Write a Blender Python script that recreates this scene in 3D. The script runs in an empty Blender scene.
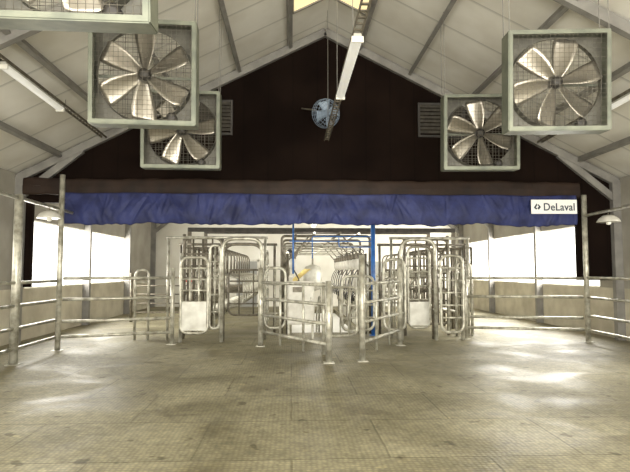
import bpy, math, random
from mathutils import Vector, Matrix, Euler
random.seed(7)
S = bpy.context.scene
COL = S.collection
R = math.radians
ORD = ['first','second','third','fourth','fifth','sixth','seventh','eighth','ninth','tenth','eleventh','twelfth']

# ---------------------------------------------------------------- materials
def mat(name, c1, c2=None, scale=4.0, rough=0.6, metal=0.0, bump=0.0, bscale=30.0, emis=None, estr=0.0, detail=4.0, lo=0.35, hi=0.65, spec=None):
    m = bpy.data.materials.new(name); m.use_nodes = True
    nt = m.node_tree; N = nt.nodes; L = nt.links
    b = N['Principled BSDF']
    b.inputs['Roughness'].default_value = rough
    b.inputs['Metallic'].default_value = metal
    if spec is not None: b.inputs['Specular IOR Level'].default_value = spec
    if c2 is None: c2 = tuple(x*0.85 for x in c1)
    tc = N.new('ShaderNodeTexCoord')
    nz = N.new('ShaderNodeTexNoise'); nz.inputs['Scale'].default_value = scale; nz.inputs['Detail'].default_value = detail
    L.new(tc.outputs['Object'], nz.inputs['Vector'])
    cr = N.new('ShaderNodeValToRGB')
    cr.color_ramp.elements[0].position = lo; cr.color_ramp.elements[0].color = (*c2, 1)
    cr.color_ramp.elements[1].position = hi; cr.color_ramp.elements[1].color = (*c1, 1)
    L.new(nz.outputs['Fac'], cr.inputs['Fac'])
    L.new(cr.outputs['Color'], b.inputs['Base Color'])
    if bump:
        n2 = N.new('ShaderNodeTexNoise'); n2.inputs['Scale'].default_value = bscale; n2.inputs['Detail'].default_value = 5
        L.new(tc.outputs['Object'], n2.inputs['Vector'])
        bp = N.new('ShaderNodeBump'); bp.inputs['Strength'].default_value = bump; bp.inputs['Distance'].default_value = 0.02
        L.new(n2.outputs['Fac'], bp.inputs['Height']); L.new(bp.outputs['Normal'], b.inputs['Normal'])
    if emis:
        b.inputs['Emission Color'].default_value = (*emis, 1); b.inputs['Emission Strength'].default_value = estr
    return m

def floor_mat():
    m = bpy.data.materials.new('studded_rubber_floor'); m.use_nodes = True
    nt = m.node_tree; N = nt.nodes; L = nt.links; b = N['Principled BSDF']
    tc = N.new('ShaderNodeTexCoord')
    def noise(sc, d=5, dist=0):
        n = N.new('ShaderNodeTexNoise'); n.inputs['Scale'].default_value = sc; n.inputs['Detail'].default_value = d
        n.inputs['Distortion'].default_value = dist
        L.new(tc.outputs['Object'], n.inputs['Vector']); return n
    def ramp(src, p0, c0, p1, c1):
        r = N.new('ShaderNodeValToRGB'); e = r.color_ramp.elements
        e[0].position = p0; e[0].color = (*c0, 1); e[1].position = p1; e[1].color = (*c1, 1)
        L.new(src, r.inputs['Fac']); return r
    def mix(f, a, c, mode='MIX'):
        x = N.new('ShaderNodeMix'); x.data_type = 'RGBA'; x.blend_type = mode
        if isinstance(f, float): x.inputs['Factor'].default_value = f
        else: L.new(f, x.inputs['Factor'])
        L.new(a, x.inputs['A']); L.new(c, x.inputs['B']); return x.outputs['Result']
    big = ramp(noise(0.55, 7, 0.6).outputs['Fac'], 0.38, (0.200, 0.176, 0.102), 0.62, (0.345, 0.312, 0.205))
    mid = ramp(noise(9.0, 8, 0.2).outputs['Fac'], 0.3, (0.70, 0.70, 0.68), 0.68, (1.08, 1.08, 1.04))
    col = mix(1.0, big.outputs['Color'], mid.outputs['Color'], 'MULTIPLY')
    wob = N.new('ShaderNodeMix'); wob.data_type = 'RGBA'; wob.blend_type = 'LINEAR_LIGHT'; wob.inputs['Factor'].default_value = 0.02
    L.new(tc.outputs['Object'], wob.inputs['A']); L.new(noise(2.5, 3).outputs['Color'], wob.inputs['B'])
    br = N.new('ShaderNodeTexBrick'); br.inputs['Scale'].default_value = 1.0
    br.inputs['Brick Width'].default_value = 1.8; br.inputs['Row Height'].default_value = 1.2
    br.inputs['Mortar Size'].default_value = 0.013; br.inputs['Mortar Smooth'].default_value = 0.4
    br.inputs['Color1'].default_value = (1, 1, 1, 1); br.inputs['Color2'].default_value = (0.86, 0.86, 0.84, 1)
    br.inputs['Mortar'].default_value = (0.50, 0.49, 0.44, 1)
    L.new(wob.outputs['Result'], br.inputs['Vector'])
    col = mix(0.85, col, br.outputs['Color'], 'MULTIPLY')
    nw = noise(0.9, 7, 0.5)
    wet = ramp(nw.outputs['Fac'], 0.56, (1, 1, 1), 0.63, (0.66, 0.63, 0.55))
    col = mix(1.0, col, wet.outputs['Color'], 'MULTIPLY')
    spn = ramp(noise(3.6, 2, 0.0).outputs['Fac'], 0.66, (1, 1, 1), 0.70, (0.50, 0.47, 0.41))
    col = mix(1.0, col, spn.outputs['Color'], 'MULTIPLY')
    sp2 = ramp(noise(3.1, 3, 0.0).outputs['Fac'], 0.68, (1, 1, 1), 0.72, (1.4, 1.38, 1.3))
    col = mix(1.0, col, sp2.outputs['Color'], 'MULTIPLY')
    vo = N.new('ShaderNodeTexVoronoi'); vo.inputs['Scale'].default_value = 21; vo.inputs['Randomness'].default_value = 0.35
    L.new(tc.outputs['Object'], vo.inputs['Vector'])
    st = ramp(vo.outputs['Distance'], 0.1, (1.2, 1.2, 1.18), 0.55, (0.6, 0.6, 0.6))
    col = mix(0.65, col, st.outputs['Color'], 'MULTIPLY')
    L.new(col, b.inputs['Base Color'])
    b.inputs['Specular IOR Level'].default_value = 0.4
    rr = N.new('ShaderNodeMapRange'); rr.inputs['From Min'].default_value = 0.45; rr.inputs['From Max'].default_value = 0.66
    rr.inputs['To Min'].default_value = 0.60; rr.inputs['To Max'].default_value = 0.40
    L.new(nw.outputs['Fac'], rr.inputs['Value']); L.new(rr.outputs['Result'], b.inputs['Roughness'])
    bp = N.new('ShaderNodeBump'); bp.inputs['Strength'].default_value = 0.4; bp.inputs['Distance'].default_value = 0.008; bp.invert = True
    L.new(vo.outputs['Distance'], bp.inputs['Height'])
    L.new(bp.outputs['Normal'], b.inputs['Normal'])
    return m

def ribbed_mat(name, base, dark, axis, period, strength=0.6, rough=0.6, stain=None, spec=0.4):
    m = bpy.data.materials.new(name); m.use_nodes = True
    nt = m.node_tree; N = nt.nodes; L = nt.links; b = N['Principled BSDF']; b.inputs['Roughness'].default_value = rough
    b.inputs['Specular IOR Level'].default_value = spec
    tc = N.new('ShaderNodeTexCoord'); sp = N.new('ShaderNodeSeparateXYZ'); L.new(tc.outputs['Object'], sp.inputs[0])
    d = N.new('ShaderNodeMath'); d.operation = 'DIVIDE'; d.inputs[1].default_value = period
    L.new(sp.outputs[axis], d.inputs[0])
    f = N.new('ShaderNodeMath'); f.operation = 'FRACT'; L.new(d.outputs[0], f.inputs[0])
    r = N.new('ShaderNodeValToRGB'); e = r.color_ramp.elements
    e[0].position = 0.0; e[0].color = (*dark, 1); e[1].position = 0.07; e[1].color = (*base, 1)
    L.new(f.outputs[0], r.inputs['Fac'])
    nz = N.new('ShaderNodeTexNoise'); nz.inputs['Scale'].default_value = 0.9; nz.inputs['Detail'].default_value = 6
    L.new(tc.outputs['Object'], nz.inputs['Vector'])
    r2 = N.new('ShaderNodeValToRGB'); e = r2.color_ramp.elements
    s = stain or (0.82, 0.80, 0.76)
    e[0].position = 0.35; e[0].color = (*s, 1); e[1].position = 0.65; e[1].color = (1, 1, 1, 1)
    L.new(nz.outputs['Fac'], r2.inputs['Fac'])
    x = N.new('ShaderNodeMix'); x.data_type = 'RGBA'; x.blend_type = 'MULTIPLY'; x.inputs['Factor'].default_value = 1
    L.new(r.outputs['Color'], x.inputs['A']); L.new(r2.outputs['Color'], x.inputs['B'])
    L.new(x.outputs['Result'], b.inputs['Base Color'])
    bp = N.new('ShaderNodeBump'); bp.inputs['Strength'].default_value = strength; bp.inputs['Distance'].default_value = 0.02
    L.new(f.outputs[0], bp.inputs['Height']); L.new(bp.outputs['Normal'], b.inputs['Normal'])
    return m

M = dict(
    floor=floor_mat(),
    ceiling=ribbed_mat('white_roof_lining', (0.71, 0.69, 0.63), (0.42, 0.41, 0.37), 'Y', 1.1, 0.3, 0.6),
    dark=ribbed_mat('dark_brown_boarding', (0.0105, 0.0058, 0.0040), (0.005, 0.003, 0.002), 'X', 0.6, 0.2, 0.9, (0.5, 0.45, 0.45), 0.08),
    cream=mat('cream_render', (0.80, 0.78, 0.70), (0.70, 0.67, 0.58), 1.2, 0.7, bump=0.05),
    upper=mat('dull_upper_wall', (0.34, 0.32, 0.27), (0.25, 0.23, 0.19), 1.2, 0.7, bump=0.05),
    low=mat('pale_block_wall', (0.58, 0.54, 0.43), (0.44, 0.40, 0.31), 1.8, 0.8, bump=0.2, spec=0.2),
    steel=mat('grey_steel_frame', (0.25, 0.24, 0.215), (0.18, 0.17, 0.155), 3.0, 0.55, 0.1),
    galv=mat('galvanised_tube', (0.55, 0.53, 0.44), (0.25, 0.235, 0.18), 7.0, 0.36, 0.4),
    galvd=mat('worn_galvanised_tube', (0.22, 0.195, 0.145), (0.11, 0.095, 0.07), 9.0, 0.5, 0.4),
    vent=mat('dark_vent_metal', (0.09, 0.08, 0.065), (0.05, 0.045, 0.037), 9.0, 0.6, 0.2),
    fanbox=mat('fan_housing_galvanised', (0.20, 0.21, 0.16), (0.13, 0.14, 0.11), 5.0, 0.5, 0.35),
    shroud=mat('fan_shroud_metal', (0.17, 0.16, 0.13), (0.11, 0.105, 0.085), 5.0, 0.5, 0.3),
    blade=mat('stainless_blade', (0.46, 0.425, 0.36), (0.30, 0.27, 0.225), 1.5, 0.28, 0.8),
    wire=mat('guard_wire', (0.20, 0.185, 0.15), (0.12, 0.11, 0.09), 10.0, 0.5, 0.4),
    motor=mat('dark_motor', (0.05, 0.045, 0.04), None, 10.0, 0.5, 0.3),
    blue=mat('blue_tarpaulin', (0.030, 0.039, 0.135), (0.011, 0.014, 0.052), 2.6, 0.6, bump=0.9, bscale=6, lo=0.3, hi=0.7, spec=0.3),
    brown=mat('brown_tarpaulin', (0.032, 0.019, 0.013), (0.018, 0.011, 0.008), 2.5, 0.6, bump=0.3, bscale=8, spec=0.2),
    bluep=mat('blue_paint', (0.03, 0.15, 0.45), (0.025, 0.10, 0.30), 8.0, 0.4),
    white=mat('white_plastic', (0.76, 0.74, 0.66), (0.62, 0.59, 0.51), 6.0, 0.4),
    sheet=mat('pale_sheet_metal', (0.60, 0.59, 0.52), (0.42, 0.40, 0.34), 4.0, 0.4, 0.2),
    signw=mat('white_sign_board', (0.88, 0.88, 0.84), (0.82, 0.82, 0.78), 3.0, 0.4),
    signb=mat('slate_lettering', (0.03, 0.04, 0.06), None, 3.0, 0.5),
    hose=mat('pale_yellow_hose', (0.66, 0.52, 0.18), (0.50, 0.38, 0.12), 6.0, 0.45),
    rubber=mat('black_rubber', (0.035, 0.033, 0.03), None, 8.0, 0.6),
    chrome=mat('stainless_cup', (0.62, 0.60, 0.55), (0.5, 0.48, 0.43), 8.0, 0.25, 0.9),
    lamp=mat('lamp_diffuser', (0.8, 0.8, 0.76), None, 3.0, 0.4, emis=(1, 0.97, 0.88), estr=0.25),
    lampon=mat('lit_lamp_diffuser', (0.9, 0.9, 0.85), None, 3.0, 0.4, emis=(1, 0.97, 0.88), estr=3),
    cage=mat('grey_blue_cage', (0.24, 0.30, 0.38), (0.16, 0.21, 0.28), 6.0, 0.4, 0.2),
    bladeb=mat('grey_blue_blade', (0.34, 0.42, 0.52), (0.26, 0.33, 0.42), 6.0, 0.4, 0.1),
    shade=mat('pale_lamp_shade', (0.65, 0.63, 0.56), (0.5, 0.48, 0.42), 6.0, 0.4, 0.1),
    sky=mat('amber_rooflight', (0.85, 0.72, 0.42), (0.75, 0.6, 0.32), 2.0, 0.5, emis=(1.0, 0.84, 0.48), estr=0.8),
    ground=mat('pale_gravel', (0.82, 0.81, 0.77), (0.76, 0.75, 0.70), 1.0, 0.9),
    conc=mat('pit_concrete', (0.20, 0.19, 0.15), (0.12, 0.115, 0.09), 3.0, 0.7),
    frame=mat('window_frame_metal', (0.78, 0.78, 0.74), None, 4.0, 0.5),
    red=mat('red_button', (0.5, 0.03, 0.02), None, 4.0, 0.4),
    greyd=mat('grey_door_paint', (0.36, 0.36, 0.33), None, 4.0, 0.5),
)

# ---------------------------------------------------------------- mesh builder
class MB:
    def __init__(s): s.v = []; s.f = []; s.sm = []
    def add(s, vs, fs, smooth=False):
        o = len(s.v); s.v += [Vector(v) for v in vs]
        for f in fs: s.f.append([i+o for i in f]); s.sm.append(smooth)
        return s
    def box(s, a, b, rot=None, pivot=None):
        x0,y0,z0 = a; x1,y1,z1 = b
        vs = [Vector(p) for p in ((x0,y0,z0),(x1,y0,z0),(x1,y1,z0),(x0,y1,z0),(x0,y0,z1),(x1,y0,z1),(x1,y1,z1),(x0,y1,z1))]
        if rot is not None:
            c = Vector(pivot) if pivot else (Vector(a)+Vector(b))/2
            vs = [c + rot @ (v-c) for v in vs]
        return s.add(vs, [(0,3,2,1),(4,5,6,7),(0,1,5,4),(1,2,6,5),(2,3,7,6),(3,0,4,7)])
    def prism(s, poly, axis, a0, a1):
        def mk(p, t):
            return {'x':(t,p[0],p[1]), 'y':(p[0],t,p[1]), 'z':(p[0],p[1],t)}[axis]
        n = len(poly)
        vs = [mk(p,a0) for p in poly]+[mk(p,a1) for p in poly]
        fs = [tuple(range(n)), tuple(range(2*n-1,n-1,-1))]+[(i,i+n,(i+1)%n+n,(i+1)%n) for i in range(n)]
        return s.add(vs, fs)
    def beam(s, a, b, w, h, up=(0,0,1)):
        a = Vector(a); b = Vector(b); d = (b-a).normalized(); u = Vector(up)
        sd = d.cross(u).normalized(); u2 = sd.cross(d).normalized()
        vs = []
        for p in (a,b):
            for i,j in ((-1,-1),(1,-1),(1,1),(-1,1)): vs.append(p+sd*(w/2*i)+u2*(h/2*j))
        return s.add(vs, [(0,1,2,3),(7,6,5,4),(0,4,5,1),(1,5,6,2),(2,6,7,3),(3,7,4,0)])
    def tube(s, pts, r, n=8, fillet=0, closed=False):
        P = [Vector(p) for p in pts]
        if fillet:
            Q = []; m = len(P)
            for i,p in enumerate(P):
                if not closed and i in (0, m-1): Q.append(p); continue
                a = P[i-1]; b = P[(i+1)%m]
                f = min(fillet, (a-p).length*0.48, (b-p).length*0.48)
                p0 = p+(a-p).normalized()*f; p1 = p+(b-p).normalized()*f
                for k in range(6):
                    t = k/5; Q.append((1-t)**2*p0 + 2*t*(1-t)*p + t*t*p1)
            P = Q
        m = len(P)
        tan = []
        for i in range(m):
            if closed: d = P[(i+1)%m]-P[i-1]
            else: d = P[min(i+1,m-1)]-P[max(i-1,0)]
            tan.append(d.normalized())
        ref = Vector((0,0,1)) if abs(tan[0].z) < 0.9 else Vector((1,0,0))
        u = tan[0].cross(ref).normalized(); vs = []
        for i in range(m):
            u = (u - tan[i]*u.dot(tan[i])).normalized(); w = tan[i].cross(u)
            for k in range(n):
                a = 2*math.pi*k/n; vs.append(P[i]+(u*math.cos(a)+w*math.sin(a))*r)
        fs = []
        for i in range(m if closed else m-1):
            j = (i+1)%m
            for k in range(n):
                fs.append((i*n+k, i*n+(k+1)%n, j*n+(k+1)%n, j*n+k))
        s.add(vs, fs, True)
        if not closed:
            o = len(s.v)-m*n
            s.f.append([o+k for k in range(n-1,-1,-1)]); s.sm.append(False)
            s.f.append([o+(m-1)*n+k for k in range(n)]); s.sm.append(False)
        return s
    def lathe(s, prof, c=(0,0,0), axis='z', n=20):
        vs = []
        for r,h in prof:
            for k in range(n):
                a = 2*math.pi*k/n; x,y = r*math.cos(a), r*math.sin(a)
                vs.append(Vector(c)+Vector({'z':(x,y,h),'y':(x,h,y),'x':(h,x,y)}[axis]))
        fs = []
        for i in range(len(prof)-1):
            for k in range(n): fs.append((i*n+k,i*n+(k+1)%n,(i+1)*n+(k+1)%n,(i+1)*n+k))
        s.add(vs, fs, True); o = len(s.v)-len(vs)
        s.f.append([o+k for k in range(n-1,-1,-1)]); s.sm.append(False)
        s.f.append([o+(len(prof)-1)*n+k for k in range(n)]); s.sm.append(False)
        return s
    def grid(s, fn, nu, nv):
        vs = [Vector(fn(i/nu, j/nv)) for j in range(nv+1) for i in range(nu+1)]
        fs = [(j*(nu+1)+i, j*(nu+1)+i+1, (j+1)*(nu+1)+i+1, (j+1)*(nu+1)+i) for j in range(nv) for i in range(nu)]
        return s.add(vs, fs, True)
    def build(s, name, material, parent=None, bevel=0, solid=0):
        me = bpy.data.meshes.new(name); me.from_pydata([tuple(v) for v in s.v], [], s.f); me.update()
        me.polygons.foreach_set('use_smooth', s.sm)
        me.materials.append(material)
        import bmesh
        bm = bmesh.new(); bm.from_mesh(me); bmesh.ops.recalc_face_normals(bm, faces=bm.faces); bm.to_mesh(me); bm.free()
        o = bpy.data.objects.new(name, me); COL.objects.link(o)
        if parent: o.parent = parent
        if solid:
            md = o.modifiers.new('solid','SOLIDIFY'); md.thickness = solid; md.offset = 0
        if bevel:
            md = o.modifiers.new('bevel','BEVEL'); md.width = bevel; md.segments = 2; md.limit_method = 'ANGLE'
        return o

def tag(o, label=None, cat=None, group=None, kind=None):
    if label: o['label'] = label
    if cat: o['category'] = cat
    if group: o['group'] = group
    if kind: o['kind'] = kind
    return o
def thing(name, label, cat, loc=(0,0,0), rot=(0,0,0), group=None):
    o = bpy.data.objects.new(name, None); COL.objects.link(o); o.location = loc; o.rotation_euler = rot
    o.empty_display_size = 0.1
    return tag(o, label, cat, group)
def struct(mb, name, m, label=None, **k):
    o = mb.build(name, m, **k); tag(o, label, None, None, 'structure'); return o
def copy_tree(o, loc, label, rot=None):
    r = o.copy(); COL.objects.link(r); r.location = loc; r['label'] = label
    if rot is not None: r.rotation_euler = rot
    for ch in list(o.children):
        c = ch.copy(); COL.objects.link(c); c.parent = r
        for g in list(ch.children):
            d = g.copy(); COL.objects.link(d); d.parent = c
    return r

# ---------------------------------------------------------------- dimensions
XC, XL, XR = 0.8, -6.5, 8.1
ZR, ZE = 7.68, 4.0
Y0, Y1, YP = -3.0, 24.5, 12.55
SL = (ZR-ZE)/(XC-XL)
def roofz(x): return ZR - SL*abs(x-XC)
PX0, PX1, PY0, PY1, PZ = 0.0, 1.85, 14.3, 22.5, -0.85

f = MB()
f.box((XL,Y0,-0.15),(XR,PY0,0)); f.box((XL,PY1,-0.15),(XR,Y1,0))
f.box((XL,PY0,-0.15),(PX0,PY1,0)); f.box((PX1,PY0,-0.15),(XR,PY1,0))
struct(f, 'floor', M['floor'], 'studded grey-beige matting floor of the cow holding pen')
p = MB()
p.box((PX0-0.1,PY0-0.1,PZ-0.1),(PX1+0.1,PY1+0.1,PZ))
p.box((PX0-0.1,PY0,PZ),(PX0,PY1,-0.15)); p.box((PX1,PY0,PZ),(PX1+0.1,PY1,-0.15))
p.box((PX0-0.1,PY0-0.1,PZ),(PX1+0.1,PY0,-0.15)); p.box((PX0-0.1,PY1,PZ),(PX1+0.1,PY1+0.1,-0.15))
struct(p, 'trim_pit', M['conc'])
g = MB(); g.box((-60,-40,-0.3),(60,70,-0.16)); struct(g, 'ground', M['ground'], 'pale ground outside the shed')

WZ0, WZ1 = 1.25, 2.95
def side_wall(name, x0, x1, openings):
    w = MB(); w.box((x0,Y0,0),(x1,Y1,WZ0))
    u = MB(); u.box((x0,Y0,WZ1),(x1,Y1,ZE-0.03))
    y = Y0
    for a,b in openings+[(Y1,Y1)]:
        if a > y+0.01: u.box((x0,y,WZ0),(x1,a,WZ1))
        y = b
    struct(w, name, M['low']); struct(u, name+'_upper', M['upper'])
opl = [(-2.6,10.4),(13.0,20.6)]; opr = [(-2.6,10.8),(13.4,23.6)]  # first span per wall: unseen opening added to let light onto the ceiling
side_wall('wall_left', XL-0.15, XL, opl); side_wall('wall_right', XR, XR+0.15, opr)
k = 0
for x,ops in ((XL-0.075,opl),(XR+0.075,opr)):
    for a,b in ops:
        k += 1; w = MB(); t = 0.02
        w.box((x-t,a,WZ0),(x+t,b,WZ0+0.03)); w.box((x-t,a,WZ1-0.03),(x+t,b,WZ1))
        n = max(2, round((b-a)/5))
        for i in range(n+1):
            y = a+(b-a)*i/n; y = min(max(y,a+0.015),b-0.015)
            w.box((x-t,y-0.015,WZ0+0.03),(x+t,y+0.015,WZ1-0.03))
        struct(w, 'window_%d'%k, M['frame'])
w = MB(); w.prism([(XL,0),(XR,0),(XR,ZE),(XC,ZR),(XL,ZE)],'y',Y1,Y1+0.15); struct(w,'wall_back',M['cream'])
for i,(x,ww) in enumerate(((-2.1,0.95),(3.9,1.0))):
    m = MB(); m.box((x-ww/2,Y1-0.05,0),(x+ww/2,Y1-0.005,2.1))
    d = struct(m,'door_%d'%(i+1),M['greyd'])
    MB().box((x-ww/2-0.08,Y1-0.07,0),(x-ww/2,Y1-0.005,2.18)).box((x+ww/2,Y1-0.07,0),(x+ww/2+0.08,Y1-0.005,2.18)).box((x-ww/2-0.08,Y1-0.07,2.1),(x+ww/2+0.08,Y1-0.005,2.18)).build('door_frame',M['white'],d)
    MB().lathe([(0.03,-0.1),(0.035,-0.07),(0.02,-0.05)],c=(x+ww/2-0.1,Y1,1.0),axis='y').build('door_handle',M['chrome'],d)
c = MB()
c.prism([(XL-0.3,roofz(XL-0.3)),(XC,ZR),(XC,ZR+0.12),(XL-0.3,roofz(XL-0.3)+0.12)],'y',Y0-0.3,Y1+0.2)
c.prism([(XR+0.3,roofz(XR+0.3)),(XC,ZR),(XC,ZR+0.12),(XR+0.3,roofz(XR+0.3)+0.12)],'y',Y0-0.3,Y1+0.2)
struct(c,'ceiling',M['ceiling'])
w = MB()
w.prism([(XL,3.3),(XR,3.3),(XR,ZE-0.02),(XC,ZR-0.02),(XL,ZE-0.02)],'y',YP,YP+0.1)
w.box((XL,YP,1.3),(-6.15,YP+0.1,3.3)); w.box((7.05,YP,1.45),(XR,YP+0.1,3.3))
struct(w,'wall_partition',M['dark'],'dark brown upper gable partition above the parlour opening')
tn = 0
def rafter(y, h=0.18):
    global tn; tn += 1
    b = MB()
    for sx,xe in ((-1,XL),(1,XR)):
        b.beam((XC,y,ZR-0.13),(xe+(-sx)*0.05,y,roofz(xe)-0.13),0.12,h)
        xe2 = xe-sx*1.5
        b.beam((xe2,y,roofz(xe2)-0.2),(xe-sx*0.12,y,ZE-0.55),0.10,0.16)
        b.box((min(xe,xe-sx*0.2),y-0.07,0),(max(xe,xe-sx*0.2),y+0.07,ZE-0.1))
    struct(b,'trim_%d'%tn,M['steel'])
for y in (2.9, 7.5, YP-0.09, 16.6, 20.6, 24.3): rafter(y)
for off in (0.87,2.1,3.5,4.9,6.3):
    for sx in (-1,1):
        tn += 1; b = MB(); x = XC+sx*off; z = roofz(x)-0.07
        for a,bb in ((Y0,YP-0.02),(YP+0.12,Y1)):
            b.beam((x,a,z),(x,bb,z),0.08,0.15, up=(0.43*sx,0,0.9))
        struct(b,'trim_%d'%tn,M['steel'])
rl = thing('rooflight','amber translucent rooflight panel set in the white ceiling at the ridge','rooflight',(XC,9.6,7.3))
for sx in (-1,1):
    pn = MB()
    a0, a1 = 0.03, 0.80
    z = lambda d: ZR - SL*d - 0.02 - 7.3
    pn.add([(sx*a0,-1.3,z(a0)),(sx*a1,-1.3,z(a1)),(sx*a1,1.3,z(a1)),(sx*a0,1.3,z(a0))],[(0,1,2,3)])
    pn.build('panel',M['sky'],rl,solid=0.01)
    fr = MB()
    for yy in (-1.3,-0.43,0.43,1.3): fr.beam((sx*a0,yy,z(a0)-0.02),(sx*a1,yy,z(a1)-0.02),0.05,0.04)
    for aa in (a0,a1): fr.beam((sx*aa,-1.3,z(aa)-0.02),(sx*aa,1.3,z(aa)-0.02),0.05,0.04)
    fr.build('frame',M['steel'],rl)

# ---------------------------------------------------------------- big square fans
def fan_parts(root, spin=0):
    s = 0.70; d = 0.15
    h = MB()
    for sx in (-1,1):
        h.box((sx*s-0.012,-d,-s),(sx*s+0.012,d,s)); h.box((-s,-d,sx*s-0.012),(s,d,sx*s+0.012))
        h.box((sx*(s-0.025)-0.025,-d-0.012,-s),(sx*(s-0.025)+0.025,-d,s)); h.box((-s+0.05,-d-0.012,sx*(s-0.025)-0.025),(s-0.05,-d,sx*(s-0.025)+0.025))
    h.build('housing',M['fanbox'],root)
    q = MB(); n = 48; rin = 0.655; vs = []; fs = []
    for k in range(n):
        a = 2*math.pi*k/n; ca,sa = math.cos(a),math.sin(a); e = (s-0.012)/max(abs(ca),abs(sa))
        vs += [(e*ca,d-0.05,e*sa),(rin*ca,d-0.05,rin*sa),(rin*0.975*ca,-0.02,rin*0.975*sa)]
    for k in range(n):
        j = (k+1)%n; fs += [(3*k,3*k+1,3*j+1,3*j),(3*k+1,3*k+2,3*j+2,3*j+1)]
    q.add(vs,fs); q.build('shroud',M['shroud'],root,solid=0.004)
    br = MB(); br.box((-s+0.01,d-0.04,-0.02),(s-0.01,d-0.015,0.02)); br.build('bearing_strut',M['fanbox'],root)
    for yy,nm,n in ((-d-0.005,'front_guard',22),(d-0.005,'rear_guard',14)):
        gd = MB()
        for i in range(1,n):
            t = -s+2*s*i/n
            gd.tube([(t,yy,-s+0.02),(t,yy,s-0.02)],0.0028,4); gd.tube([(-s+0.02,yy,t),(s-0.02,yy,t)],0.0028,4)
        gd.build(nm,M['wire'],root)
    hb = MB(); hb.lathe([(0.02,-0.10),(0.07,-0.09),(0.08,-0.02),(0.08,0.06),(0.04,0.12)],axis='y'); hub = hb.build('hub',M['motor'],root)
    for i in range(6):
        A = spin+2*math.pi*i/6; ca,sa = math.cos(A),math.sin(A)
        def fn(u,v):
            r = 0.07+0.56*v; ch = 0.11+0.225*math.sin(min(1,v*1.2)*math.pi/2)
            if v > 0.9: ch *= 1-(v-0.9)*1.5
            pt = R(38-16*v); c = (u-0.5)*ch
            tx = c*math.cos(pt)+0.05*v*v; yy = c*math.sin(pt)+0.02*math.sin(math.pi*u)-0.02
            return (r*ca - tx*sa, yy, r*sa + tx*ca)
        MB().grid(fn,6,10).build('blade',M['blade'],root,solid=0.004)
    mo = MB(); mo.lathe([(0.03,-0.10),(0.07,-0.09),(0.07,0.03),(0.03,0.04)],c=(0.36,0.06,-0.58),axis='y'); mo.build('motor',M['motor'],root)
def hangers(root):
    mw = Matrix.Translation(root.location) @ root.rotation_euler.to_matrix().to_4x4(); inv = mw.inverted()
    for sx in (-1,1):
        for yy in (-0.13,0.13):
            a = Vector((sx*0.69,yy,0.70)); w = mw @ a
            b = Vector((w.x,w.y,roofz(w.x)-0.01)); MB().tube([a, inv @ b],0.006,5).build('hanger_rod',M['steel'],root)
fans = [
    ('square galvanised ventilation fan at left, nearer of the two whole ones, white ceiling behind', (-2.03,7.1,4.38), 4, 3, 0.45),
    ('smaller-looking square fan on the left with its top partly hidden by the nearer fan', (-2.05,9.6,4.28), 4, 2, 0.10),
    ('square fan cut off by the top left corner of the photo', (-1.90,4.3,4.48), 8, 2, 0.7),
    ('square ventilation fan at upper right, largest on that side, white ceiling behind', (3.77,7.15,4.38), 4, -5, 0.22),
    ('square fan on the right hanging before the dark gable beside the small louvre', (3.58,9.65,4.31), 4, -4, 0.65),
]
for lb,loc,tilt,yaw,spin in fans:
    t = thing('ventilation_fan',lb,'fan',loc,(R(tilt),0,R(yaw)),'square ventilation fans hung from the roof')
    fan_parts(t,spin); hangers(t)

for x0,x1,lb in ((-2.62,-1.45,'grey louvre vent on the dark gable, half hidden behind the left far fan'),(3.1,4.27,'grey louvre vent on the dark gable, left edge showing beside the right far fan')):
    t = thing('wall_vent',lb,'vent',((x0+x1)/2,YP-0.03,4.97),group='louvre vents on the dark gable')
    hw=(x1-x0)/2; m = MB()
    for a,b in (((-hw,-0.03,0),(-hw+0.05,0.03,0.86)),((hw-0.05,-0.03,0),(hw,0.03,0.86)),((-hw+.05,-0.03,0),(hw-.05,0.03,0.05)),((-hw+.05,-0.03,0.81),(hw-.05,0.03,0.86))): m.box(a,b)
    m.build('frame',M['motor'],t)
    for i in range(8):
        z = 0.09+i*0.092; MB().box((-hw+0.05,-0.02,z),(hw-0.05,-0.008,z+0.085),Matrix.Rotation(R(-25),3,'X')).build('slat',M['vent'],t)

t = thing('round_fan','small round fan in a grey-blue cage high on the dark gable','fan',(0.78,11.75,5.30),(R(10),0,R(28)))
m = MB(); Rr = 0.33
for rr,yy in ((Rr,0.0),(Rr*0.97,-0.06),(Rr*0.8,-0.10),(Rr*0.6,-0.125),(Rr*0.4,-0.14),(Rr*0.2,-0.15),(Rr,0.08)):
    m.tube([(rr*math.cos(a*math.pi/14),yy,rr*math.sin(a*math.pi/14)) for a in range(28)],0.006,5,closed=True)
for i in range(24):
    a = i*math.pi/12; cs,sn = math.cos(a),math.sin(a)
    m.tube([(q*Rr*cs,yy,q*Rr*sn) for q,yy in ((0.1,-0.15),(0.4,-0.14),(0.6,-0.125),(0.8,-0.10),(0.97,-0.06),(1,0.0),(1,0.08))],0.004,4)
m.build('cage',M['cage'],t)
for i in range(4):
    A = i*math.pi/2+0.4; ca,sa = math.cos(A),math.sin(A)
    def fn(u,v):
        r = 0.05+0.23*v; c = (u-0.5)*(0.1+0.16*v); return (r*ca-c*sa, c*0.5-0.02, r*sa+c*ca)
    MB().grid(fn,4,5).build('blade',M['bladeb'],t,solid=0.003)
MB().lathe([(0.02,-0.06),(0.06,-0.05),(0.07,0.1),(0.09,0.12),(0.09,0.28),(0.04,0.3)],axis='y').build('motor',M['bladeb'],t)
MB().tube([(0,0.28,0),(0,0.5,0.12),(-0.2,0.85,0.16)],0.02,8,fillet=0.1).build('bracket',M['galvd'],t)

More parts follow.
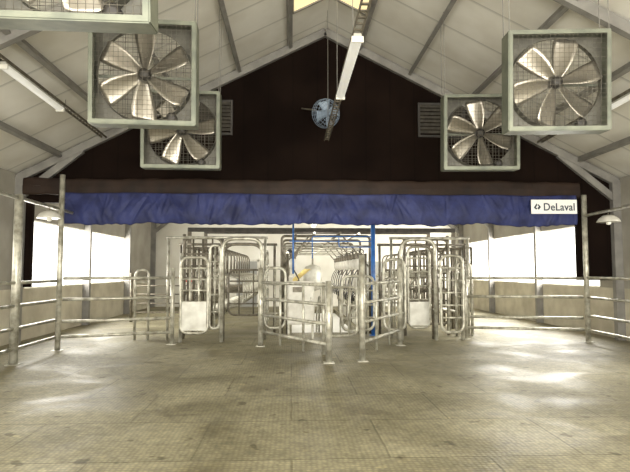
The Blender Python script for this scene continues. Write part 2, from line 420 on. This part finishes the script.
# ---------------------------------------------------------------- tarpaulins
def brown(u,v):
    x = -6.3+13.35*u; a = 2*math.pi*v
    w = 0.008*math.sin(x*5.1+v*3)+0.006*math.sin(x*11.3+1)
    ca, sa = math.cos(a), math.sin(a)
    sq = lambda q: math.copysign(abs(q)**0.55, q)
    return (x, YP-0.14-(0.07+w)*sq(ca), 3.66+0.012*math.sin(x*1.7)+(0.20+w)*sq(sa))
o = MB().grid(brown,160,16).build('rolled_tarpaulin',M['brown']); tag(o,'dark brown tarpaulin rolled along the foot of the gable, above the blue one','tarpaulin')
creases = [(random.uniform(-5.4,6.9), random.uniform(-0.6,0.6), random.uniform(0.02,0.07), random.uniform(-0.022,0.022), random.uniform(0.1,1.0)) for _ in range(260)]
def bluef(u,v):
    x = -5.35+12.25*u
    fold = 0.006*math.sin(x*6.0+2.5*math.sin(x*1.3)+v*2)
    for cx,sl,wd,am,vc in creases:
        dx = x-(cx+sl*v)
        if abs(dx) < wd*3: fold += am*math.exp(-(dx/wd)**2)*math.exp(-((v-vc)/0.4)**2)
    zb = 2.79+0.02*math.sin(x*2.6)*math.sin(x*0.9+1)+0.012*math.sin(x*5.3+2*math.sin(x*1.7))+0.010*math.sin(x*21+3*math.sin(x*3.1))
    sag = -0.025*math.sin(math.pi*((x+5.35)/2.45%1))
    z = 3.50+0.01*math.sin(x*3)+(zb+sag-3.50)*v
    bulge = 0.05*math.sin(math.pi*v**1.3)+0.012*math.sin(8*v+math.sin(x*1.1)*3)*math.sin(x*0.8)
    return (x, YP-0.28-bulge+fold, z)
o = MB().grid(bluef,800,22).build('blue_tarpaulin',M['blue'],solid=0.006); tag(o,'long blue tarpaulin curtain hanging in wrinkles across the parlour opening','tarpaulin')

t = thing('sign','white rectangular sign with dark lettering at the right end of the blue tarpaulin','sign',(6.26,YP-0.45,3.04),(0,0,R(-2)))
MB().box((-0.55,0,0),(0.55,0.02,0.34)).build('board',M['signw'],t,bevel=0.004)
cu = bpy.data.curves.new('lettering','FONT'); cu.body = 'DeLaval'; cu.size = 0.25; cu.extrude = 0.003; cu.offset = 0.0035; cu.align_x = 'LEFT'; cu.space_character = 1.04
to = bpy.data.objects.new('tmp',cu); COL.objects.link(to); bpy.context.view_layer.update()
me = bpy.data.meshes.new_from_object(to.evaluated_get(bpy.context.evaluated_depsgraph_get())); bpy.data.objects.remove(to)
me.materials.clear(); me.materials.append(M['signb']); me.name='lettering'
lo = bpy.data.objects.new('lettering',me); COL.objects.link(lo); lo.parent = t; lo.location = (-0.265,-0.006,0.08); lo.rotation_euler = (R(90),0,0)
wdt = max(v.co.x for v in me.vertices)-min(v.co.x for v in me.vertices); lo.scale = (0.74/wdt,0.82/wdt,1)
em = MB(); cx,cz = -0.40,0.17
em.prism([(cx-0.09,cz-0.02),(cx-0.02,cz+0.08),(cx+0.0,cz+0.045),(cx-0.04,cz-0.015),(cx-0.0,cz-0.05),(cx-0.04,cz-0.07)],'y',-0.006,0.0)
em.prism([(cx+0.02,cz+0.065),(cx+0.08,cz-0.005),(cx+0.03,cz-0.075),(cx-0.005,cz-0.03),(cx+0.03,cz+0.0),(cx+0.01,cz+0.03)],'y',-0.006,0.0)
em.build('emblem',M['signb'],t)

# ---------------------------------------------------------------- cable trays with tube lamps
def tray(x, ya, yb, za, zb, lb):
    t = thing('cable_tray',lb,'cable tray',(x,ya,za))
    L = yb-ya; dz = zb-za
    m = MB()
    for sx in (-1,1): m.beam((sx*0.05,0,0),(sx*0.05,L,dz),0.014,0.05)
    for i in range(int(L/0.16)):
        q = (i+0.5)*0.16; m.box((-0.05,q-0.02,dz*q/L-0.01),(0.05,q+0.02,dz*q/L+0.005))
    m.build('ladder_rail',M['galvd'],t)
    q = 0.3
    while q < L:
        zz = dz*q/L
        MB().tube([(0,q,zz),(0,q,roofz(x)-za-0.06)],0.006,5).build('hanger_rod',M['steel'],t); q += 2.4
def tubelamp(x, ya, yb, za, zb, lb, on=True, w=0.16, rods=False):
    t = thing('tube_lamp',lb,'lamp',(x,ya,za),(math.atan2(zb-za,yb-ya),0,0),'tube lamps under the roof')
    L = math.hypot(yb-ya,zb-za)
    MB().box((-w*0.35,0,0.0),(w*0.35,L,0.05)).build('lamp_body',M['sheet'],t,bevel=0.005)
    m = MB(); pr = [(-w/2,0.0)]+[(-w/2*math.cos(a*math.pi/8),-0.06*math.sin(a*math.pi/8)-0.0) for a in range(1,8)]+[(w/2,0.0)]
    m.prism(pr,'y',0.03,L-0.03); m.build('diffuser',M['lampon'] if on else M['lamp'],t)
    for yy in (0,L-0.03):
        MB().box((-w/2-0.003,yy,-0.065),(w/2+0.003,yy+0.03,0.01)).build('end_cap',M['white'],t)
    if rods:
        for yy in (0.2,L-0.2): MB().tube([(0,yy,0.04),(0,yy,roofz(x)-za-0.01)],0.006,5).build('hanger_rod',M['steel'],t)
tray(0.8,4.0,12.0,4.60,4.74,'slim cable tray hanging down the middle of the shed, carrying the white lamp')
tubelamp(0.8,6.2,8.5,4.565,4.605,'long white tube lamp hanging in the middle under the ridge',False,0.14)
tray(-4.4,5.0,12.2,4.95,4.80,'slim cable tray under the left roof slope')
tubelamp(-4.4,7.9,9.9,4.81,4.76,'tube lamp on the tray under the left roof slope',False,0.15)
tray(6.0,5.0,12.2,4.95,4.80,'slim cable tray under the right roof slope')
tubelamp(6.0,8.6,10.8,4.79,4.74,'tube lamp on the tray under the right roof slope',False,0.15)
for i,y in enumerate((14.6,17.6,20.4)):
    tubelamp(0.9,y,y+1.5,3.55,3.55,'tube lamp over the milking pit, %s from the opening'%ORD[i],True,0.17,True)

# ---------------------------------------------------------------- holding pen fences
def fence(lb, posts, rails, zs, m='galv', r=0.032, top=None):
    t = thing('tubular_fence',lb,'fence',(posts[0][0],posts[0][1],0)); o = Vector((posts[0][0],posts[0][1],0))
    for x,y,h,pr in posts:
        q = MB(); q.tube([Vector((x,y,0))-o,Vector((x,y,h))-o],pr,12); q.box(Vector((x-0.1,y-0.1,0))-o,Vector((x+0.1,y+0.1,0.012))-o); q.build('post',M[m],t)
    for z in zs:
        q = MB(); q.tube([Vector((x,y,z))-o for x,y in rails],r,8,fillet=0.15); q.build('rail',M[m],t)
    if top:
        q = MB(); q.tube([Vector(p)-o for p in top],0.035,8); q.build('top_pipe',M[m],t)
    return t
fence('left pen fence of galvanised rails between two tall posts, nearest the camera',
      [(-5.0,1.0,1.6,.045),(-5.0,5.2,1.6,.045),(-5.0,9.7,3.08,.075),(-4.95,11.35,3.75,.055)],[(-5.0,1.0),(-5.0,11.35)],(0.28,0.64,1.05,1.47),
      top=[(-5.0,5.2,3.05),(-5.0,12.0,3.0)])
fence('left crossing fence from the tall post to the parlour entrance',
      [(-2.75,12.2,1.75,.05)],[(-4.9,11.4),(-2.75,12.2)],(0.28,0.60,1.07,1.52),r=0.034)
fence('right crossing fence from the parlour entrance to the tall right post',
      [(4.3,12.8,1.7,.05)],[(4.3,12.8),(6.98,12.25)],(0.28,0.55,1.05,1.50),r=0.034)
fence('right pen fence running from the tall post towards the camera',
      [(7.02,12.15,3.5,.06),(7.02,8.0,1.6,.045),(7.02,3.5,1.6,.045)],[(7.02,12.15),(7.02,3.5)],(0.28,0.62,1.05,1.52),
      top=[(7.02,12.1,3.0),(7.02,6.0,3.08)])
t = thing('hooped_stanchion','narrow round-topped tube hoop standing behind the left crossing fence','stanchion',(-3.66,12.95,0))
MB().tube([(-0.16,0,0),(-0.16,0,1.70),(0.16,0,1.70),(0.16,0,0)],0.032,8,fillet=0.17).build('hoop',M['galv'],t)
for z in (0.5,1.0,1.4): MB().tube([(-0.16,0,z),(0.16,0,z)],0.02,6).build('crossbar',M['galv'],t)
t = thing('hooped_stanchion','round-topped tube hoop beside the right crossing fence at the wall','stanchion',(4.45,13.35,0))
MB().tube([(-0.2,0,0),(-0.2,0,1.9),(0.2,0,1.9),(0.2,0,0)],0.035,8,fillet=0.2).build('hoop',M['galv'],t)
for z in (0.5,1.0,1.4): MB().tube([(-0.2,0,z),(0.2,0,z)],0.02,6).build('crossbar',M['galv'],t)
t = thing('field_gate','grey tubular gate with a red latch beyond the left crossing fence','gate',(-4.3,17.5,0))
for x in (-1.0,1.0): MB().tube([(x,0,0),(x,0,1.6)],0.045,8).build('post',M['galvd'],t)
MB().tube([(-0.9,0,0.3),(0.9,0,0.3),(0.9,0,1.45),(-0.9,0,1.45)],0.03,8,fillet=0.12,closed=True).build('gate_frame',M['galvd'],t)
for z in (0.6,0.9,1.18): MB().tube([(-0.9,0,z),(0.9,0,z)],0.022,6).build('rail',M['galvd'],t)
tag(MB().box((0.78,-0.08,1.3),(1.0,-0.045,1.42)).build('latch',M['red'],t,bevel=0.01),'red latch')

for x,y,lb in ((-5.0,10.9,'pale domed lamp under the left top pipe'),(7.02,11.2,'pale domed lamp under the right top pipe')):
    t = thing('domed_lamp',lb,'lamp',(x,y,2.76),group='pale domed lamps')
    MB().lathe([(0.24,0.0),(0.235,0.02),(0.2,0.08),(0.12,0.14),(0.05,0.16)],n=24).build('shade',M['shade'],t)
    MB().tube([(0,0,0.15),(0,0,0.22)],0.015,8).build('stem',M['galvd'],t)
    MB().lathe([(0.02,-0.06),(0.05,-0.04),(0.05,0.02),(0.03,0.04)]).build('bulb',M['white'],t)

# ---------------------------------------------------------------- pit barrier (V shaped)
def barrier(lb, a, b, zs, ha, hb):
    t = thing('pit_barrier',lb,'barrier',(a[0],a[1],0)); o = Vector((a[0],a[1],0))
    for (x,y),h in ((a,ha),(b,hb)):
        q = MB(); q.tube([Vector((x,y,0))-o,Vector((x,y,h))-o],0.058,12); q.box(Vector((x-0.1,y-0.1,0))-o,Vector((x+0.1,y+0.1,0.012))-o); q.build('post',M['galv'],t)
    for z in zs: MB().tube([Vector((a[0],a[1],z))-o,Vector((b[0],b[1],z))-o],0.032,8).build('rail',M['galv'],t)
    for q in (0.33,0.67):
        mx,my = a[0]+(b[0]-a[0])*q, a[1]+(b[1]-a[1])*q
        MB().tube([Vector((mx,my,0.1))-o,Vector((mx,my,zs[-1]))-o],0.026,8).build('upright',M['galv'],t)
barrier('left wing of the pointed pit barrier, ending at the shorter front post',(0.68,9.65),(-0.70,11.8),(0.33,0.70,1.06,1.42),1.5,1.75)
barrier('right wing of the pointed pit barrier, ending at the taller front post',(1.32,9.8),(2.45,11.8),(0.35,0.72,1.08,1.44),1.98,1.95)
t = thing('swing_gate','small tube gate between the two front posts of the pit barrier','gate',(0.64,10.6,0))
MB().tube([(0,0,0.35),(0.72,0.35,0.35),(0.72,0.35,1.34),(0,0,1.34)],0.026,8,fillet=0.14,closed=True).build('gate_frame',M['galv'],t)
for x in (0.18,0.36,0.54): MB().tube([(x,x*0.49,0.35),(x,x*0.49,1.34)],0.018,6).build('bar',M['galv'],t)
MB().tube([(0,0,0),(0,0,1.45)],0.035,8).build('hinge_post',M['galv'],t)

# ---------------------------------------------------------------- parlour entrance frames
def loop_gate(name, lb, x0,x1,z0,z1,y,hb=(),vb=(),r=0.034,fil=0.2,legs=(),m='galv',sheet=None,cat='gate',yaw=0,diag=False):
    t = thing(name,lb,cat,((x0+x1)/2,y,0),(0,0,R(yaw))); w=(x1-x0)/2
    MB().tube([(-w,0,z0),(w,0,z0),(w,0,z1),(-w,0,z1)],r,8,fillet=fil,closed=True).build('gate_frame',M[m],t)
    for z in hb: MB().tube([(-w,0,z),(w,0,z)],r*0.72,6).build('rail',M[m],t)
    for x in vb: MB().tube([(x*w,0,z0),(x*w,0,z1)],r*0.72,6).build('bar',M[m],t)
    for x,h in legs: MB().tube([(x*w,0.06,0),(x*w,0.06,h)],r*1.25,8).build('post',M[m],t)
    if diag: MB().tube([(-w,0.03,z0+0.1),(w,0.03,z1-0.1)],r*0.72,6).build('brace',M[m],t)
    if sheet: MB().box((-w*0.9,-0.03,sheet[0]),(w*0.9,-0.015,sheet[1])).build('panel',M['sheet'],t,bevel=0.004)
    return t
def arch(lb,x0,x1,y,h):
    t = thing('entrance_arch',lb,'arch',((x0+x1)/2,y,0)); w=(x1-x0)/2
    MB().tube([(-w,0,0),(-w,0,h),(w,0,h),(w,0,0)],0.046,10,fillet=0.3).build('hoop',M['galv'],t)
    MB().tube([(-w,0.25,0),(-w,0.25,h-0.12),(w,0.25,h-0.12),(w,0.25,0)],0.036,8,fillet=0.3).build('rear_hoop',M['galvd'],t)
    for sx in (-1,1):
        for q in (0.3,0.5,0.72): MB().tube([(sx*w,0,h*q),(sx*w,0.25,h*q)],0.022,6).build('tie_bar',M['galv'],t)
arch('tall round-cornered arch over the left cow entrance',-1.66,-0.72,12.5,2.45)
arch('tall round-cornered arch over the right cow entrance',2.66,3.5,12.6,2.45)
loop_gate('entrance_gate','left entrance gate with a pale sheet panel low down',-2.62,-1.98,0.22,2.0,12.45,(0.6,0.95,1.22,1.48,1.74),(-0.33,0.33),legs=((-1,2.1),),sheet=(0.28,0.95))
loop_gate('entrance_gate','narrow gate leaf beside the left arch, right of the sheeted gate',-1.98,-1.74,0.3,2.3,12.7,(0.7,1.1,1.5,1.9),(0.0,),fil=0.12)
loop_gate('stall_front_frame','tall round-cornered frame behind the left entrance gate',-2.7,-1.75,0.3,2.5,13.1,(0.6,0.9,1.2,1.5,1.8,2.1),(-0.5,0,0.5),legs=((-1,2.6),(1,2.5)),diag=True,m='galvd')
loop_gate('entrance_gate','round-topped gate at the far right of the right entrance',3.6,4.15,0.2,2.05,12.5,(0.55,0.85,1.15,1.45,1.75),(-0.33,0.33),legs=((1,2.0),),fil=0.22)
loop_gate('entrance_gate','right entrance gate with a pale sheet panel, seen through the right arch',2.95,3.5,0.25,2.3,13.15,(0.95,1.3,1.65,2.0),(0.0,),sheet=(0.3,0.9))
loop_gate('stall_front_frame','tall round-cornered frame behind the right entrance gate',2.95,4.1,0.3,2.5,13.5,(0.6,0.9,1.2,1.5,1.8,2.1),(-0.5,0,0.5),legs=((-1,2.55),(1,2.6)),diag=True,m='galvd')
loop_gate('drafting_gate','rounded gate leaf just right of the blue post',2.16,2.66,0.3,1.95,12.2,(0.7,1.1,1.5),(0.0,),yaw=-20)
loop_gate('drafting_gate','rounded gate leaf just left of the white cabinet',-0.66,-0.16,0.3,1.75,12.75,(0.65,1.0,1.35),(0.0,),yaw=0)
loop_gate('drafting_gate','tall narrow gate leaf standing along the right side of the left arch',-1.05,-0.35,0.3,2.2,13.45,(0.6,0.9,1.2,1.5,1.85),(0.0,),yaw=80)
loop_gate('drafting_gate','low gate leaf behind the right wing of the pit barrier',1.2,2.0,0.25,1.55,12.6,(0.55,0.85,1.2),(-0.5,0,0.5),yaw=8,diag=True)
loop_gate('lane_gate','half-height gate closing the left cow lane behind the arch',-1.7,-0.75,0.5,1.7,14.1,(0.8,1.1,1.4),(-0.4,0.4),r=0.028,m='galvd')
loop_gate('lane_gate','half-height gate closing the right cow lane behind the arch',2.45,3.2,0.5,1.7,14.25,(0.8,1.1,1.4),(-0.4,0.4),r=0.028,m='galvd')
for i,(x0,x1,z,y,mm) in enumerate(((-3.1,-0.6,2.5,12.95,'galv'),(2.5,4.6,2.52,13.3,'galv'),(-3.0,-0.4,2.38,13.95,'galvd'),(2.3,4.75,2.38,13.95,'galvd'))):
    t = thing('overhead_pipe',('upper pipe across the left entrance','upper pipe across the right entrance','second pipe across the left lane, set further back','second pipe across the right lane, set further back')[i],'pipe',((x0+x1)/2,y,z))
    h=(x1-x0)/2
    MB().tube([(-h,0,0),(h,0,0)],0.034,8).build('pipe',M[mm],t)
    for sx in (-0.95,0.95): MB().tube([(sx*h,0,0),(sx*h,0,-z)],0.034,8).build('leg',M[mm],t)
# dark overhead beams just behind the curtain
for i,(y,z) in enumerate(((15.1,2.86),(17.9,3.0))):
    t = thing('cross_beam','dark steel cross beam over the stalls, %s behind the curtain'%ORD[i],'beam',(0.9,y,z))
    MB().box((-3.9,-0.05,-0.06),(3.9,0.05,0.06)).build('beam',M['vent'],t,bevel=0.008)
    for x in (-3.85,3.85): MB().box((x-0.05,-0.05,-z),(x+0.05,0.05,-0.06)).build('post',M['galvd'],t)

# blue pipework
t = thing('blue_post','strong blue painted post right of the pit mouth','post',(2.13,13.6,0))
MB().tube([(0,0,0),(0,0,3.0)],0.06,12).build('pipe',M['bluep'],t)
MB().box((-0.1,-0.1,0),(0.1,0.1,0.015)).build('foot_plate',M['bluep'],t)
MB().tube([(0,0,2.45),(-2.2,0,2.45)],0.016,6).build('upper_line',M['bluep'],t)
MB().tube([(0,0,2.58),(-1.6,0,2.58),(-1.6,0,2.0)],0.016,6,fillet=0.06).build('bent_line',M['bluep'],t)
MB().tube([(-0.0,0,2.3),(-0.9,0,2.3),(-0.9,0,2.58)],0.014,6,fillet=0.06).build('short_line',M['bluep'],t)
MB().tube([(-2.1,0,3.0),(-2.1,0,1.6)],0.025,8).build('drop_pipe',M['bluep'],t)

t = thing('control_cabinet','white upright control cabinet behind the left wing of the pit barrier','cabinet',(0.22,13.15,0))
MB().box((-0.34,-0.15,0.35),(0.34,0.15,1.42)).build('body',M['white'],t,bevel=0.02)
dr = MB().box((-0.31,-0.17,0.38),(0.31,-0.151,1.39)).build('door',M['white'],t,bevel=0.01)
MB().tube([(0.25,-0.17,0.85),(0.25,-0.21,0.87),(0.25,-0.21,1.0),(0.25,-0.17,1.02)],0.01,6,fillet=0.02).build('handle',M['chrome'],dr)
MB().box((-0.2,-0.176,1.15),(0.05,-0.17,1.28)).build('display',M['galvd'],dr)
for sx in (-0.3,0.3):
    for sy in (-0.1,0.1): MB().box((sx-0.025,sy-0.025,0),(sx+0.025,sy+0.025,0.35)).build('leg',M['galv'],t)

# ---------------------------------------------------------------- stalls both sides of the pit
NS = 10; SP = 0.8; YS = 13.9
def divider_parts(t):
    MB().tube([(-0.55,0,0),(-0.55,0,1.75),(0.75,0,1.45),(0.75,0,0.75),(-0.55,0,0.55)],0.032,8,fillet=0.22).build('hoop',M['galv'],t)
    MB().tube([(-0.62,0,0),(-0.62,0,2.3)],0.036,8).build('post',M['galvd'],t)
    MB().tube([(-0.62,0,2.3),(0.3,0,2.3),(0.3,0,1.6)],0.026,8,fillet=0.25).build('upper_loop',M['galvd'],t)
    MB().tube([(-0.55,0,1.1),(0.75,0,1.1)],0.022,6).build('middle_rail',M['galvd'],t)
proto = None
for side,X,sx in (('left',-2.05,1),('right',4.05,-1)):
    for i in range(NS):
        lb = '%s stall divider hoop from the entrance in the %s row'%(ORD[i],side)
        loc = (X,YS+0.35+i*SP,0)
        if proto is None:
            proto = thing('stall_divider',lb,'stall divider',loc,group='stall dividers along the pit'); divider_parts(proto)
        else: copy_tree(proto,loc,lb,(0,0,0 if sx>0 else math.pi))
for side,X in (('left',-2.80),('right',4.80)):
    t = thing('lane_rail','long %s lane rail running behind the stall dividers'%side,'rail',(X,13.75,0))
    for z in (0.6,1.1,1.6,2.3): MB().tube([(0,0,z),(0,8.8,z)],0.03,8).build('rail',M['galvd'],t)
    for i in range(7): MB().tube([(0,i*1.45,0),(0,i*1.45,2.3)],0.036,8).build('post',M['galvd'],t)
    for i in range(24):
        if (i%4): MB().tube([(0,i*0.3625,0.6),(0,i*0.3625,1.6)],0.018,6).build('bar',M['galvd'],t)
for side,X,sx in (('left',-0.12,1),('right',1.97,-1)):
    t = thing('rump_rail','zigzag rump rail along the %s edge of the pit'%side,'rail',(X,YS,0))
    MB().tube([(0,0,1.28),(0,NS*SP,1.28)],0.034,8).build('upper_rail',M['galv'],t)
    MB().tube([(0,0,2.15),(0,NS*SP,2.15)],0.04,8).build('milk_line',M['chrome'],t)
    for i in range(NS):
        y=i*SP
        MB().tube([(0,y,1.28),(0,y+0.2,0.95),(sx*0.10,y+0.45,0.45),(sx*0.02,y+0.7,1.0),(0,y+0.78,1.28)],0.028,7,fillet=0.16).build('bow',M['galv'],t)
    for i in range(0,NS+1,2): MB().tube([(0,i*SP,0),(0,i*SP,2.15)],0.034,8).build('post',M['galvd'],t)
    MB().box((-0.012,0.05,0.02),(0.012,NS*SP-0.05,0.42)).build('splash_panel',M['sheet'],t)
    for i in range(NS):
        y=i*SP+0.08
        def fn(u,v): return (-sx*(0.05+0.06*math.sin(math.pi*v)), y+0.62*u, 0.62+0.5*v)
        MB().grid(fn,4,6).build('rump_shield',M['sheet'],t,solid=0.004)
def unit(lb, loc, rz, arm):
    pm = thing('milking_unit',lb,'milking unit',loc,rz,group='milking units over the pit')
    MB().lathe([(0.03,-0.16),(0.08,-0.12),(0.10,-0.02),(0.10,0.1),(0.07,0.15),(0.03,0.17)],c=(0.14,0,-0.28)).build('meter_bowl',M['white'],pm)
    MB().box((0.05,-0.08,-0.14),(0.23,0.08,0.02)).build('meter_head',M['galvd'],pm,bevel=0.01)
    MB().tube([(0.12,0,0.0),(0.1,0,0.12),(0,0,0.10),(0,0,0.03)],0.016,6,fillet=0.06).build('tube',M['rubber'],pm)
    cl = MB().lathe([(0.02,-0.05),(0.055,-0.03),(0.06,0.02),(0.03,0.05)],c=(0.26,0,-1.15)).build('claw',M['chrome'],pm)
    for ax,ay in ((1,1),(1,-1),(-1,1),(-1,-1)):
        MB().tube([(0.26+ax*0.04,ay*0.04,-1.13),(0.26+ax*0.07,ay*0.07,-1.20),(0.26+ax*0.075,ay*0.075,-1.35)],0.018,8).build('teat_cup',M['rubber'],cl)
    MB().tube([(0.26,0,-1.1),(0.36,0,-0.95),(0.30,0.02,-0.65),(0.16,0,-0.43)],0.014,7,fillet=0.14).build('hose',M['rubber'],pm)
    if arm:
        MB().tube([(0.0,0.1,-0.86),(0.14,0.09,-0.84),(0.62,-0.1,-0.42)],0.014,7,fillet=0.06).build('swing_arm',M['hose'],pm)
        MB().lathe([(0.03,-0.05),(0.035,0.0),(0.03,0.05)],c=(0.0,0.1,-0.86)).build('pivot',M['galvd'],pm)
    MB().box((0.0,0.2,-0.95),(0.14,0.36,-0.65)).build('control_box',M['white'],pm,bevel=0.012)
    return pm
for side,X,sx in (('left',-0.12,1),('right',1.97,-1)):
    pm = None
    for i in range(NS):
        loc = (X,YS+0.4+i*SP,2.15); rz = (0,0,0 if sx>0 else math.pi)
        lb = '%s milking unit from the opening, %s side of the pit'%(ORD[i],side)
        if pm is None: pm = unit(lb,loc,rz,side=='left')
        else: copy_tree(pm,loc,lb,rz)

for i in range(5):
    y = 14.1+i*2.0
    t = thing('support_portal','%s galvanised portal frame spanning the pit, counted from the opening'%ORD[i],'frame',(0.92,y,0),group='portal frames over the pit')
    MB().tube([(-1.2,0,0),(-1.2,0,2.62),(1.2,0,2.62),(1.2,0,0)],0.035,8,fillet=0.12).build('hoop',M['galvd'],t)
    MB().tube([(-1.2,0,2.35),(1.2,0,2.35)],0.024,6).build('crossbar',M['galv'],t)
    for sx in (-1,1): MB().tube([(sx*1.2,0,1.75),(sx*0.45,0,2.62)],0.022,6).build('brace',M['galvd'],t)
for i,(x,z,mm) in enumerate(((0.1,2.68,'galvd'),(0.6,2.7,'chrome'),(1.3,2.7,'galvd'),(1.8,2.68,'chrome'))):
    t = thing('service_pipe','%s overhead service pipe from the left above the pit'%ORD[i],'pipe',(x,13.9,z),group='overhead pipes along the pit')
    MB().tube([(0,0,0),(0,9.2,0)],0.035,8).build('pipe',M[mm],t)
t = thing('receiver_tank','stainless receiver tank on legs at the far end of the pit','tank',(0.92,23.3,0))
MB().lathe([(0.05,0.75),(0.35,0.85),(0.42,1.1),(0.42,1.6),(0.35,1.85),(0.05,1.95)],n=24).build('vessel',M['sheet'],t)
for k in range(3):
    a = k*2*math.pi/3; MB().tube([(0.36*math.cos(a),0.36*math.sin(a),0),(0.36*math.cos(a),0.36*math.sin(a),0.95)],0.025,8).build('leg',M['galv'],t)
MB().tube([(0,0,1.9),(0,0,2.6),(0,-0.5,2.68)],0.04,8,fillet=0.1).build('pipe',M['chrome'],t)
t = thing('stair_rail','tube handrail beside the steps down into the pit','rail',(0.75,14.35,0))
MB().tube([(0,0,0),(0,0,1.0),(0.0,1.6,0.3),(0,1.6,-0.85)],0.025,8,fillet=0.1).build('handrail',M['galv'],t)
MB().tube([(0,0,0.5),(0,1.6,-0.2)],0.018,6).build('lower_rail',M['galv'],t)

# ---------------------------------------------------------------- camera
cam = bpy.data.cameras.new('camera'); co = bpy.data.objects.new('camera',cam); COL.objects.link(co)
cam.sensor_width = 36; cam.lens = 36*520/630; cam.clip_end = 300
co.location = (0,0,1.7); co.rotation_euler = (R(90+3.74),0,R(-2.53)); S.camera = co

# ---------------------------------------------------------------- light
w = bpy.data.worlds.new('world'); S.world = w; w.use_nodes = True
bg = w.node_tree.nodes['Background']; bg.inputs[0].default_value = (1.0,0.97,0.89,1); bg.inputs[1].default_value = 4.0
def area(name, loc, rot, sx, sy, e, col=(1,0.97,0.89)):
    l = bpy.data.lights.new(name,'AREA'); l.shape='RECTANGLE'; l.size=sx; l.size_y=sy; l.energy=e; l.color=col
    o = bpy.data.objects.new(name,l); COL.objects.link(o); o.location=loc; o.rotation_euler=rot; return o
area('daylight_left',(XL-0.5,16.8,2.1),(0,R(-90),0),1.7,7.5,650)
area('daylight_right',(XR+0.5,18.5,2.1),(0,R(90),0),1.7,10,1250)
area('daylight_open_end',(XC,Y0-0.5,2.8),(R(90),0,0),13,5,1500)
area('pit_lamps',(0.9,18,3.45),(0,0,0),0.4,6,140)
sn = bpy.data.lights.new('sun','SUN'); sn.energy=3; sn.angle=R(14); sn.color=(1,0.95,0.82)
so = bpy.data.objects.new('sun',sn); COL.objects.link(so); so.rotation_euler=(R(-18),R(58),0)
S.view_settings.view_transform = 'Standard'
S.view_settings.exposure = 0.1
